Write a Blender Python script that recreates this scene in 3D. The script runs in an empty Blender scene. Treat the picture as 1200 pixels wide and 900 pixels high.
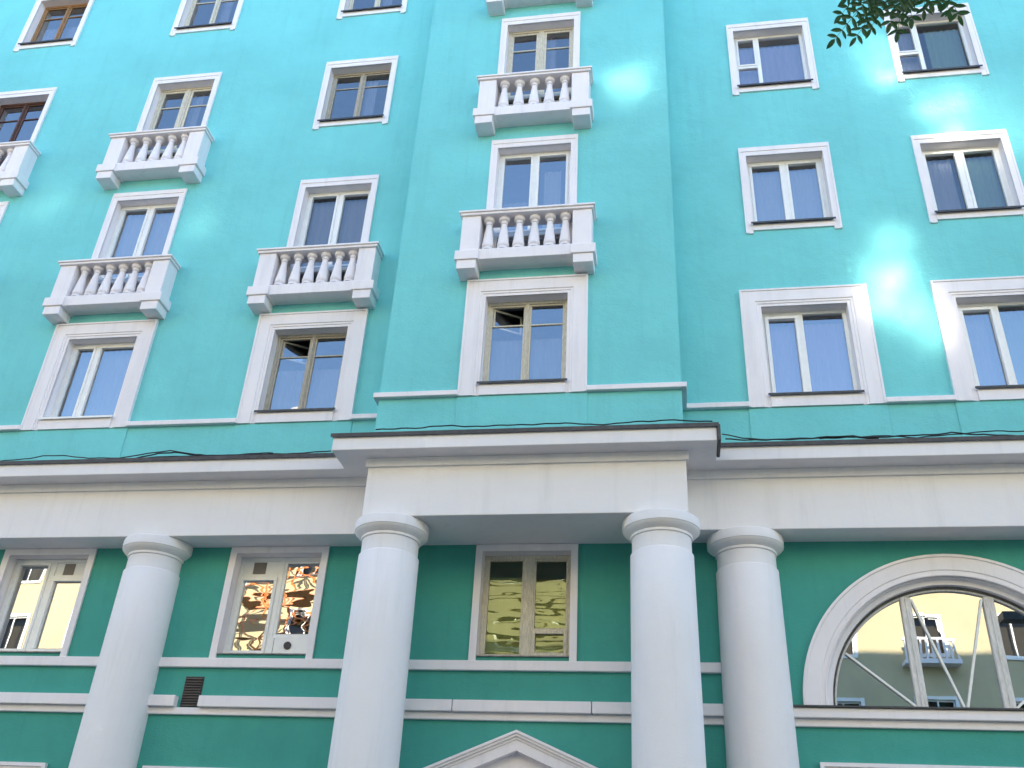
import bpy, bmesh, math, random
from mathutils import Vector, Matrix
random.seed(7)
SC = bpy.context.scene
COL = SC.collection

# ------------------------------------------------------------------ camera
CAM = Vector((0.9865, -12.7103, 1.65))
YAW, PITCH, ROLL, FPX = math.radians(-10.4543), math.radians(30.826), math.radians(3.3195), 1113.57
cy_, sy_, cp_, sp_ = math.cos(YAW), math.sin(YAW), math.cos(PITCH), math.sin(PITCH)
FWD = Vector((sy_*cp_, cy_*cp_, sp_)); R0 = Vector((cy_, -sy_, 0)); U0 = R0.cross(FWD)
RGT = math.cos(ROLL)*R0 + math.sin(ROLL)*U0
UPV = -math.sin(ROLL)*R0 + math.cos(ROLL)*U0
cd = bpy.data.cameras.new('camera'); cam = bpy.data.objects.new('camera', cd); COL.objects.link(cam)
cam.matrix_world = Matrix(((RGT.x, UPV.x, -FWD.x, CAM.x), (RGT.y, UPV.y, -FWD.y, CAM.y), (RGT.z, UPV.z, -FWD.z, CAM.z), (0, 0, 0, 1)))
cd.sensor_width = 36; cd.lens = 36*FPX/1200; cd.clip_start = 0.05; cd.clip_end = 3000
SC.camera = cam

# ------------------------------------------------------------------ light
SUN_TO = Vector((-0.10, 1.0, 0.36)).normalized()       # behind the building, low: the whole front is in shade
EL = math.asin(SUN_TO.z); AZ = math.atan2(SUN_TO.x, SUN_TO.y)
w = bpy.data.worlds.new('World'); SC.world = w; w.use_nodes = True
nt = w.node_tree; bg = nt.nodes['Background']
sky = nt.nodes.new('ShaderNodeTexSky'); sky.sky_type = 'NISHITA'; sky.sun_disc = False
sky.sun_elevation = EL; sky.sun_rotation = AZ; sky.air_density = 1.0; sky.dust_density = 0.2; sky.ozone_density = 3.0
nt.links.new(sky.outputs[0], bg.inputs[0]); bg.inputs[1].default_value = 0.15
sd = bpy.data.lights.new('sun', 'SUN'); sd.energy = 3.0; sd.angle = math.radians(0.53); sd.color = (1.0, 0.90, 0.74)
so = bpy.data.objects.new('sun', sd); COL.objects.link(so)
so.rotation_euler = (-SUN_TO).to_track_quat('-Z', 'Y').to_euler(); so.location = (0, 40, 60)
vs = SC.view_settings; vs.view_transform = 'Standard'; vs.look = 'None'; vs.exposure = 2.40; vs.gamma = 1.0; vs.use_curve_mapping = False
cy = SC.cycles
cy.use_denoising = True; cy.max_bounces = 8; cy.diffuse_bounces = 4; cy.glossy_bounces = 4; cy.transparent_max_bounces = 12
cy.caustics_reflective = True; cy.blur_glossy = 0.0; cy.sample_clamp_indirect = 0.0
cy.use_guiding = True; cy.use_surface_guiding = True; cy.guiding_training_samples = 128

# ------------------------------------------------------------------ materials
MATS = {}
def newmat(name):
    m = bpy.data.materials.new(name); m.use_nodes = True
    MATS[name] = m
    return m, m.node_tree, m.node_tree.nodes['Principled BSDF']
def N(t, typ, **kw):
    n = t.nodes.new(typ)
    for k, v in kw.items():
        if k in n.inputs: n.inputs[k].default_value = v
        else: setattr(n, k, v)
    return n
def ramp(t, src, stops):
    r = t.nodes.new('ShaderNodeValToRGB'); t.links.new(src, r.inputs[0])
    e = r.color_ramp.elements
    while len(e) < len(stops): e.new(0.5)
    for i, (p, c) in enumerate(stops):
        e[i].position = p; e[i].color = (*c, 1) if len(c) == 3 else c
    return r
def mixc(t, fac, a, b, mode='MIX'):
    m = t.nodes.new('ShaderNodeMix'); m.data_type = 'RGBA'; m.blend_type = mode
    for s, v in ((0, fac), (6, a), (7, b)):
        if hasattr(v, 'is_linked') or hasattr(v, 'links'): t.links.new(v, m.inputs[s])
        else: m.inputs[s].default_value = v if s == 0 else (*v, 1)
    return m.outputs[2]
def plaster(name, c, var=0.10, bump=0.25, grain=55.0, rough=0.9, stain=(0.55, 0.53, 0.48), stain_amt=0.25, streak=0.15):
    """painted plaster: uneven paint, faint run-off streaks, fine trowelled relief"""
    m, t, b = newmat(name)
    pos = N(t, 'ShaderNodeNewGeometry').outputs['Position']
    n1 = N(t, 'ShaderNodeTexNoise', Scale=0.55, Detail=6.0, Roughness=0.62); t.links.new(pos, n1.inputs['Vector'])
    dk = tuple(x*(1-var) for x in c); lt = tuple(min(1, x*(1+var*0.8)) for x in c)
    base = ramp(t, n1.outputs[0], [(0.3, dk), (0.5, c), (0.72, lt)]).outputs[0]
    mp = N(t, 'ShaderNodeMapping'); mp.inputs['Scale'].default_value = (5.0, 5.0, 0.35); t.links.new(pos, mp.inputs[0])
    n2 = N(t, 'ShaderNodeTexNoise', Scale=1.0, Detail=5.0, Roughness=0.7); t.links.new(mp.outputs[0], n2.inputs['Vector'])
    f2 = ramp(t, n2.outputs[0], [(0.52, (0, 0, 0)), (0.78, (streak,)*3)]).outputs[0]
    base = mixc(t, f2, base, tuple(x*0.6 for x in c))
    n3 = N(t, 'ShaderNodeTexNoise', Scale=2.3, Detail=8.0, Roughness=0.75, Distortion=0.6); t.links.new(pos, n3.inputs['Vector'])
    f3 = ramp(t, n3.outputs[0], [(0.58, (0, 0, 0)), (0.74, (stain_amt,)*3)]).outputs[0]
    base = mixc(t, f3, base, tuple(x*s/0.6 for x, s in zip(c, stain)))
    t.links.new(base, b.inputs['Base Color']); b.inputs['Roughness'].default_value = rough
    b.inputs['Specular IOR Level'].default_value = 0.25
    n4 = N(t, 'ShaderNodeTexNoise', Scale=grain, Detail=4.0, Roughness=0.6); t.links.new(pos, n4.inputs['Vector'])
    n5 = N(t, 'ShaderNodeTexNoise', Scale=4.0, Detail=3.0); t.links.new(pos, n5.inputs['Vector'])
    ad = N(t, 'ShaderNodeMath', operation='MULTIPLY_ADD'); t.links.new(n5.outputs[0], ad.inputs[0]); ad.inputs[1].default_value = 3.0
    t.links.new(n4.outputs[0], ad.inputs[2])
    bp = N(t, 'ShaderNodeBump', Strength=bump, Distance=0.012); t.links.new(ad.outputs[0], bp.inputs['Height'])
    t.links.new(bp.outputs[0], b.inputs['Normal'])
    return m
def simple(name, c, rough=0.5, var=0.12, scale=8.0, metallic=0.0, bump=0.05, streakz=False):
    m, t, b = newmat(name)
    pos = N(t, 'ShaderNodeNewGeometry').outputs['Position']
    n = N(t, 'ShaderNodeTexNoise', Scale=scale, Detail=5.0, Roughness=0.65)
    if streakz:
        mp = N(t, 'ShaderNodeMapping'); mp.inputs['Scale'].default_value = (4, 4, 0.6); t.links.new(pos, mp.inputs[0]); t.links.new(mp.outputs[0], n.inputs['Vector'])
    else: t.links.new(pos, n.inputs['Vector'])
    t.links.new(ramp(t, n.outputs[0], [(0.3, tuple(x*(1-var) for x in c)), (0.7, tuple(min(1, x*(1+var)) for x in c))]).outputs[0], b.inputs['Base Color'])
    b.inputs['Roughness'].default_value = rough; b.inputs['Metallic'].default_value = metallic
    bp = N(t, 'ShaderNodeBump', Strength=bump, Distance=0.01); t.links.new(n.outputs[0], bp.inputs['Height']); t.links.new(bp.outputs[0], b.inputs['Normal'])
    return m
def glass(name, boost=2.0, base=0.10, rough=0.0, wav=0.02, wscale=1.2, tint=(0.85, 0.9, 0.9), refl=(1, 1, 1), zsq=1.0):
    m, t, b = newmat(name); t.nodes.remove(b)
    out = t.nodes['Material Output']
    pos = N(t, 'ShaderNodeNewGeometry').outputs['Position']
    mp = N(t, 'ShaderNodeMapping'); mp.inputs['Scale'].default_value = (1, 1, zsq); t.links.new(pos, mp.inputs[0])
    n = N(t, 'ShaderNodeTexNoise', Scale=wscale, Detail=1.5, Roughness=0.4); t.links.new(mp.outputs[0], n.inputs['Vector'])
    bp = N(t, 'ShaderNodeBump', Strength=1.0, Distance=wav); t.links.new(n.outputs[0], bp.inputs['Height'])
    gl = N(t, 'ShaderNodeBsdfGlossy', Roughness=rough); gl.inputs[0].default_value = (*refl, 1); t.links.new(bp.outputs[0], gl.inputs['Normal'])
    tr = N(t, 'ShaderNodeBsdfTransparent'); tr.inputs[0].default_value = (*tint, 1)
    fr = N(t, 'ShaderNodeFresnel', IOR=1.5)
    ma = N(t, 'ShaderNodeMath', operation='MULTIPLY_ADD'); t.links.new(fr.outputs[0], ma.inputs[0]); ma.inputs[1].default_value = boost; ma.inputs[2].default_value = base
    ma.use_clamp = True
    mx = N(t, 'ShaderNodeMixShader'); t.links.new(ma.outputs[0], mx.inputs[0]); t.links.new(tr.outputs[0], mx.inputs[1]); t.links.new(gl.outputs[0], mx.inputs[2])
    t.links.new(mx.outputs[0], out.inputs[0])
    return m
M_TURQ = plaster('turquoise_plaster', (0.185, 0.585, 0.59), var=0.10, bump=0.45, grain=38, stain_amt=0.22, streak=0.22)
M_GREEN = plaster('green_plaster', (0.068, 0.34, 0.285), var=0.12, bump=0.4, grain=45, stain_amt=0.25, streak=0.2)
M_WHITE = plaster('white_plaster', (0.80, 0.772, 0.78), var=0.04, bump=0.15, grain=60, stain_amt=0.35, streak=0.22)
M_TRIM = plaster('white_trim', (0.83, 0.785, 0.80), var=0.05, bump=0.12, grain=70, stain_amt=0.45, streak=0.30)
M_PVC = simple('white_plastic', (0.82, 0.82, 0.80), 0.35, 0.04)
M_BEIGE = simple('beige_old_paint', (0.60, 0.55, 0.44), 0.6, 0.25, 18, bump=0.3, streakz=True)
M_GREYW = simple('grey_old_wood', (0.42, 0.38, 0.31), 0.7, 0.3, 18, bump=0.4, streakz=True)
M_BROWN = simple('varnished_wood', (0.32, 0.17, 0.07), 0.45, 0.3, 14, bump=0.2, streakz=True)
M_DKBR = simple('dark_wood', (0.10, 0.045, 0.03), 0.5, 0.3, 14, bump=0.2)
M_TIN = simple('dark_tin', (0.045, 0.045, 0.05), 0.5, 0.4, 10, bump=0.1)
M_VENT = simple('black_vent', (0.03, 0.028, 0.03), 0.5, 0.3)
M_CABLE = simple('black_rubber', (0.02, 0.02, 0.022), 0.6, 0.3)
M_ROOM = simple('room_wall', (0.30, 0.28, 0.25), 0.9, 0.2, 0.8)
M_GLASS = glass('window_glass', 2.2, 0.15, wav=0.004, wscale=1.0)
M_GLASSO = glass('old_window_glass', 2.0, 0.12, wav=0.005, wscale=2.2)
M_GLASSW = glass('wavy_window_glass', 3.0, 0.35, wav=0.003, wscale=1.6, tint=(0.5, 0.5, 0.5), zsq=2.5)
M_GLASSA = glass('arch_glass', 3.0, 0.30, wav=0.0015, wscale=1.0, tint=(0.55, 0.66, 0.6))
M_GLASSF = glass('green_film_glass', 1.6, 0.07, wav=0.004, wscale=1.2, tint=(0.80, 0.84, 0.66), refl=(0.75, 0.86, 0.6), zsq=3.0)
M_GLASSD = glass('dark_window_glass', 1.6, 0.06, wav=0.004, wscale=1.1)
M_GLASSV = glass('clear_window_glass', 2.2, 0.17, wav=0.006, wscale=0.8)
def fabric(name, c, tr=0.4):
    m, t, b = newmat(name)
    pos = N(t, 'ShaderNodeNewGeometry').outputs['Position']
    mp = N(t, 'ShaderNodeMapping'); mp.inputs['Scale'].default_value = (14, 14, 0.5); t.links.new(pos, mp.inputs[0])
    n = N(t, 'ShaderNodeTexNoise', Scale=1.0, Detail=3.0); t.links.new(mp.outputs[0], n.inputs['Vector'])
    t.links.new(ramp(t, n.outputs[0], [(0.3, tuple(x*0.88 for x in c)), (0.7, c)]).outputs[0], b.inputs['Base Color'])
    b.inputs['Roughness'].default_value = 0.95
    return m
M_SHEER = fabric('sheer_curtain', (0.24, 0.24, 0.31))
M_TREEREFL = fabric('tree_reflection_green', (0.16, 0.25, 0.20))  # green painted in for the trees mirrored in the panes
M_NET = fabric('grey_net_curtain', (0.30, 0.30, 0.34))
M_VIOL = fabric('violet_curtain', (0.30, 0.24, 0.38))

# ------------------------------------------------------------------ mesh helpers
class MB:
    def __init__(s): s.v = []; s.f = []
    def quad(s, *p):
        i = len(s.v); s.v += [tuple(q) for q in p]; s.f.append(tuple(range(i, i+len(p))))
    def box(s, x0, x1, y0, y1, z0, z1):
        if x0 > x1: x0, x1 = x1, x0
        if y0 > y1: y0, y1 = y1, y0
        if z0 > z1: z0, z1 = z1, z0
        i = len(s.v)
        s.v += [(x0, y0, z0), (x1, y0, z0), (x1, y1, z0), (x0, y1, z0), (x0, y0, z1), (x1, y0, z1), (x1, y1, z1), (x0, y1, z1)]
        s.f += [tuple(i+k for k in q) for q in ((0, 3, 2, 1), (4, 5, 6, 7), (0, 1, 5, 4), (1, 2, 6, 5), (2, 3, 7, 6), (3, 0, 4, 7))]
        return s
    def bar(s, a, b, wd, dp, n=(0, -1, 0)):
        """rectangular bar from a to b, width wd in the facade plane, depth dp"""
        a = Vector(a); b = Vector(b); n = Vector(n); d = (b-a).normalized(); sx = d.cross(n).normalized()*wd/2; ny = n*dp/2
        i = len(s.v)
        for q in (a, b):
            for k in (-sx-ny, sx-ny, sx+ny, -sx+ny): s.v.append(tuple(q+k))
        s.f += [tuple(i+k for k in q) for q in ((0, 1, 2, 3), (7, 6, 5, 4), (0, 4, 5, 1), (1, 5, 6, 2), (2, 6, 7, 3), (3, 7, 4, 0))]
        return s
    def lathe(s, prof, c=(0, 0, 0), n=24, a0=0, a1=2*math.pi):
        full = abs(a1-a0-2*math.pi) < 1e-6; m = n if full else n+1
        i = len(s.v)
        for r, z in prof:
            for k in range(m):
                a = a0+(a1-a0)*k/n; s.v.append((c[0]+r*math.cos(a), c[1]+r*math.sin(a), c[2]+z))
        for j in range(len(prof)-1):
            for k in range(n):
                k2 = (k+1) % m
                s.f.append((i+j*m+k, i+j*m+k2, i+(j+1)*m+k2, i+(j+1)*m+k))
        if full:
            s.f.append(tuple(i+k for k in reversed(range(m)))); s.f.append(tuple(i+(len(prof)-1)*m+k for k in range(m)))
        return s
    def tube(s, pts, r, n=6):
        pts = [Vector(p) for p in pts]; i = len(s.v)
        for j, p in enumerate(pts):
            d = (pts[min(j+1, len(pts)-1)]-pts[max(j-1, 0)]).normalized()
            u = d.cross(Vector((0, 0, 1)) if abs(d.z) < 0.9 else Vector((1, 0, 0))).normalized(); v = d.cross(u)
            rr = r[j] if isinstance(r, (list, tuple)) else r
            for k in range(n):
                a = 2*math.pi*k/n; s.v.append(tuple(p+u*rr*math.cos(a)+v*rr*math.sin(a)))
        for j in range(len(pts)-1):
            for k in range(n):
                s.f.append((i+j*n+k, i+j*n+(k+1) % n, i+(j+1)*n+(k+1) % n, i+(j+1)*n+k))
        s.f.append(tuple(i+k for k in range(n))); s.f.append(tuple(i+(len(pts)-1)*n+k for k in reversed(range(n))))
        return s
    def sweep(s, path, prof, plane_y):
        """mitred moulding: path of (x,z) corners, prof of (d outward-from-opening, h proud); open path"""
        P = [Vector((p[0], p[1])) for p in path]; n = len(P); i0 = len(s.v)
        for j in range(n):
            def nrm(a, b):
                d = (b-a).normalized(); return Vector((-d.y, d.x))
            if j == 0: o = nrm(P[0], P[1])
            elif j == n-1: o = nrm(P[-2], P[-1])
            else:
                a, b = nrm(P[j-1], P[j]), nrm(P[j], P[j+1]); o = (a+b)/(1+a.dot(b))
            for d, h in prof:
                q = P[j]+o*d; s.v.append((q.x, plane_y-h, q.y))
        m = len(prof)
        for j in range(n-1):
            for k in range(m-1):
                a = i0+j*m+k; s.f.append((a, a+1, a+m+1, a+m))
        s.f.append(tuple(i0+k for k in range(m))); s.f.append(tuple(i0+(n-1)*m+k for k in reversed(range(m))))
        return s
    def mesh(s, name, smooth=False, bevel=0, recalc=True):
        me = bpy.data.meshes.new(name); me.from_pydata(s.v, [], s.f)
        bm = bmesh.new(); bm.from_mesh(me)
        bmesh.ops.remove_doubles(bm, verts=bm.verts, dist=1e-5)
        if recalc and name != 'pane': bmesh.ops.recalc_face_normals(bm, faces=bm.faces)
        if bevel:
            ed = [e for e in bm.edges if len(e.link_faces) == 2 and e.calc_face_angle(0) > 0.6]
            bmesh.ops.bevel(bm, geom=ed, offset=bevel, segments=2, affect='EDGES', profile=0.5, clamp_overlap=True)
        bm.to_mesh(me); bm.free()
        if smooth:
            for p in me.polygons: p.use_smooth = True
            try: me.set_sharp_from_angle(angle=math.radians(40))
            except Exception: pass
        return me
    def build(s, name, mat, parent=None, smooth=False, bevel=0):
        return link(name, s.mesh(name, smooth, bevel), mat, parent)
def link(name, me, mat, parent=None):
    if mat and not me.materials: me.materials.append(mat)
    o = bpy.data.objects.new(name, me); COL.objects.link(o)
    if parent: o.parent = parent
    return o
def empty(name, loc=(0, 0, 0), parent=None):
    o = bpy.data.objects.new(name, None); COL.objects.link(o); o.location = loc; o.empty_display_size = 0.3
    if parent: o.parent = parent
    return o
def tag(o, label=None, cat=None, group=None, kind=None):
    if label: o['label'] = label
    if cat: o['category'] = cat
    if group: o['group'] = group
    if kind: o['kind'] = kind
    return o
def holed(mb, x0, x1, z0, z1, holes, y):
    xs = sorted({x0, x1, *[min(max(h[k], x0), x1) for h in holes for k in (0, 1)]})
    zs = sorted({z0, z1, *[min(max(h[k], z0), z1) for h in holes for k in (2, 3)]})
    for a, b in zip(xs, xs[1:]):
        for c, d in zip(zs, zs[1:]):
            mx, mz = (a+b)/2, (c+d)/2
            if any(h[0] < mx < h[1] and h[2] < mz < h[3] for h in holes): continue
            mb.quad((a, y, c), (b, y, c), (b, y, d), (a, y, d))

# ------------------------------------------------------------------ key dimensions (metres)
BAY_Y = -0.637; BX0, BX1 = -3.29, 1.266
SOFF = 6.665; YF, YPF = -0.47, -1.08            # entablature soffit; frieze planes of wings and portico
CS, CT = 7.54, 7.785                            # cornice soffit and top
YC, YPC = -0.80, -1.39                          # cornice fronts
PX0, PX1 = -3.615, 1.68                         # portico cornice ends
ROOF = 21.7; XL, XR = -27.0, 23.0; BACK = 13.0
ROWB = {'A': 8.78, 'B': 12.114, 'C': 15.403, 'D': 18.705}
HWIDE, HOPA = 0.975, 0.655                      # row A surround / opening half widths
HNAR, HOPN = 0.77, 0.650
RV = 0.20                                       # reveal depth

# ------------------------------------------------------------------ the building
BLD = empty('apartment_building', (0, 0, 0))
tag(BLD, 'turquoise apartment house with white balconies over a green columned ground storey', 'building')

COLX = {'L4': -20.25, 'L3': -16.45, 'L0': -12.59, 'L1': -8.755, 'L2': -4.89, 'C': -1.085, 'R1': 3.235, 'R2': 6.14, 'R3': 9.5, 'R4': 12.9}
BALC = {('L1', 'B'), ('L2', 'B'), ('C', 'B'), ('L0', 'C'), ('L1', 'C'), ('C', 'C'), ('C', 'D'), ('L0', 'B'), ('L3', 'B'), ('L3', 'C')}
def spec(col, row):
    """frame style, material, tin sill, curtain"""
    d = dict(style='two', mat=M_PVC, sill=True, glass=M_GLASS, cur='sheer')
    k = col+row
    if k == 'L1A': d.update(style='narrow_wide', sill=False)
    if k == 'L2A': d.update(style='old_open', mat=M_GREYW, glass=M_GLASSO, cur='low')
    if k == 'CA': d.update(style='old_open', mat=M_BEIGE, glass=M_GLASSO, cur='low')
    if k in ('R1A', 'R2A'): d.update(style='tilt')
    if k in ('R1C', 'R2C'): d.update(style='split_left')
    if k in ('L0C',): d.update(style='old', mat=M_DKBR, glass=M_GLASSO, cur='none')
    if k in ('L1C', 'CC'): d.update(style='old_door', mat=M_BEIGE, glass=M_GLASSO, cur='strip')
    if k == 'L2C': d.update(style='old', mat=M_GREYW, glass=M_GLASSO, cur='strip')
    if k == 'L0D': d.update(style='old', mat=M_BROWN, glass=M_GLASSO, cur='low')
    if k in ('L1D', 'L2D', 'CD'): d.update(style='old', mat=M_BEIGE, glass=M_GLASSO, cur='strip')
    if k in ('R2B', 'R2C'): d.update(cur='side', glass=M_GLASSD)
    if k in ('L1B', 'R1B'): d.update(glass=M_GLASSV, cur='net')
    if k in ('R1C', 'R1A'): d.update(cur='violet')
    if k == 'L2B': d.update(glass=M_GLASSD, cur='sheer')
    if k == 'R2A': d.update(cur='side')
    if k == 'CB': d.update(cur='half', glass=M_GLASSV)
    return d

HOLES = {'L': [], 'B': [], 'R': []}
WIN = []
for c, x in COLX.items():
    part = 'B' if c == 'C' else ('L' if c[0] == 'L' else 'R')
    for r in 'ABCD':
        zb = ROWB[r]; wide = r == 'A'; bal = (c, r) in BALC
        hw = HOPA if wide else HOPN
        z0 = zb+0.20 if wide else (zb-0.72 if bal else zb+0.185)
        z1 = zb+1.835 if wide else zb+1.755
        HOLES[part].append((x-hw, x+hw, z0, z1))
        WIN.append((c, r, x, z0, z1, hw, BAY_Y if c == 'C' else 0.0, wide, bal))
mb = MB(); holed(mb, XL, BX0+0.05, CT-0.05, ROOF-0.5, HOLES['L'], 0.0); mb.build('wall', M_TURQ, BLD)
mb = MB(); holed(mb, BX1-0.05, XR, CT-0.05, ROOF-0.5, HOLES['R'], 0.0); mb.build('wall', M_TURQ, BLD)
mb = MB(); holed(mb, BX0, BX1, CT-0.05, ROOF-0.5, HOLES['B'], BAY_Y)
mb.quad((BX0, BAY_Y, CT-0.05), (BX0, 0.3, CT-0.05), (BX0, 0.3, ROOF-0.5), (BX0, BAY_Y, ROOF-0.5))
mb.quad((BX1, BAY_Y, CT-0.05), (BX1, 0.3, CT-0.05), (BX1, 0.3, ROOF-0.5), (BX1, BAY_Y, ROOF-0.5)); mb.build('wall', M_TURQ, BLD)
# shell: sides, back, roof, inner partition, floors
mb = MB()
for x in (XL, XR): mb.quad((x, 0, 0), (x, BACK, 0), (x, BACK, ROOF-0.5), (x, 0, ROOF-0.5))
mb.quad((XL, BACK, 0), (XR, BACK, 0), (XR, BACK, ROOF-0.5), (XL, BACK, ROOF-0.5)); mb.build('wall', M_TURQ, BLD)
mb = MB().box(XL-0.1, XR+0.1, -0.35, BACK+0.1, ROOF-0.5, ROOF); mb.box(BX0-0.3, BX1+0.3, BAY_Y-0.3, -0.3, ROOF-0.498, ROOF+0.002); mb.build('roof', M_WHITE, BLD)
mb = MB(); mb.box(XL+0.1, XR-0.1, 3.2, 3.3, 0, ROOF-0.6)
for z in (3.9, 7.6, 11.1, 14.3, 17.6): mb.box(XL+0.1, XR-0.1, 0.45, 3.2, z, z+0.25)
mb.build('room_wall', M_ROOM, BLD)
CURT = []
def plural(c, r):
    fl = {'A': 'lowest turquoise floor', 'B': 'second turquoise floor', 'C': 'third turquoise floor', 'D': 'fourth turquoise floor'}[r]
    where = {'C': 'projecting bay', 'L2': 'balcony wing beside bay', 'L1': 'balcony wing, second from bay',
             'L0': 'balcony wing, third from bay', 'R1': 'balcony-free wing beside bay', 'R2': 'balcony-free wing, second from bay'}.get(c)
    return fl, where
def curtain_mesh(x0, x1, z0, z1, y, amp, waves, ph):
    mb = MB(); n = max(10, int(waves*6)); rows = 2
    for j in range(rows):
        z = z0+(z1-z0)*j/(rows-1)
        for i in range(n+1):
            t = i/n; a = amp*(1.0-0.3*j)
            mb.v.append((x0+(x1-x0)*t, y+a*math.sin(t*waves*2*math.pi+ph)+0.4*a*math.sin(t*waves*4.7+ph*2.1), z))
    for i in range(n): mb.f.append((i, i+1, n+2+i, n+1+i))
    return mb
def add_curtain(c, r, x0, x1, z0, z1, y, cur):
    fl, where = plural(c, r)
    if not where: return
    def mk(a, b, lo, hi, mat, nm, lab):
        o = curtain_mesh(a, b, lo, hi, y, 0.014, (b-a)*9, random.uniform(0, 6)).build(nm, mat, None, smooth=True)
        tag(o, lab, 'curtain'); CURT.append(o)
    w = x1-x0
    if cur == 'sheer': mk(x0, x1, z0, z1-0.05, M_SHEER, 'curtain', f'sheer white curtain, {fl}, {where}')
    elif cur == 'net': mk(x0, x1, z0, z1-0.05, M_NET, 'curtain', f'grey net curtain, {fl}, {where}')
    elif cur == 'violet': mk(x0, x1, z0, z1-0.12, M_VIOL, 'curtain', f'violet curtain, {fl}, {where}')
    elif cur == 'half':
        mk(x0+w*0.05, x0+w*0.45, z0, z0+(z1-z0)*0.45, M_SHEER, 'curtain', f'low white curtain, {fl}, {where}')
        mk(x0+w*0.62, x0+w*0.86, z0, z1-0.3, M_NET, 'curtain', f'narrow pale curtain drawn together, {fl}, {where}')
    elif cur == 'low': mk(x0, x1, z0, z0+(z1-z0)*0.62, M_SHEER, 'curtain', f'half-height white curtain, {fl}, {where}')
    elif cur == 'strip': mk(x0+w*0.53, x0+w*0.72, z0, z1, M_SHEER, 'curtain', f'narrow drawn-back white curtain, {fl}, {where}')
    elif cur == 'side':
        mk(x0, x0+w*0.42, z0, z1-0.05, M_SHEER, 'curtain', f'white curtain drawn aside, {fl}, {where}')
        mk(x0+w*0.5, x1, z0, z1-0.05, M_TREEREFL, 'curtain', f'dull green sheet painted as tree reflection, {fl}, {where}')  # added sheet, coloured like a tree reflection in this half

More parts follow.
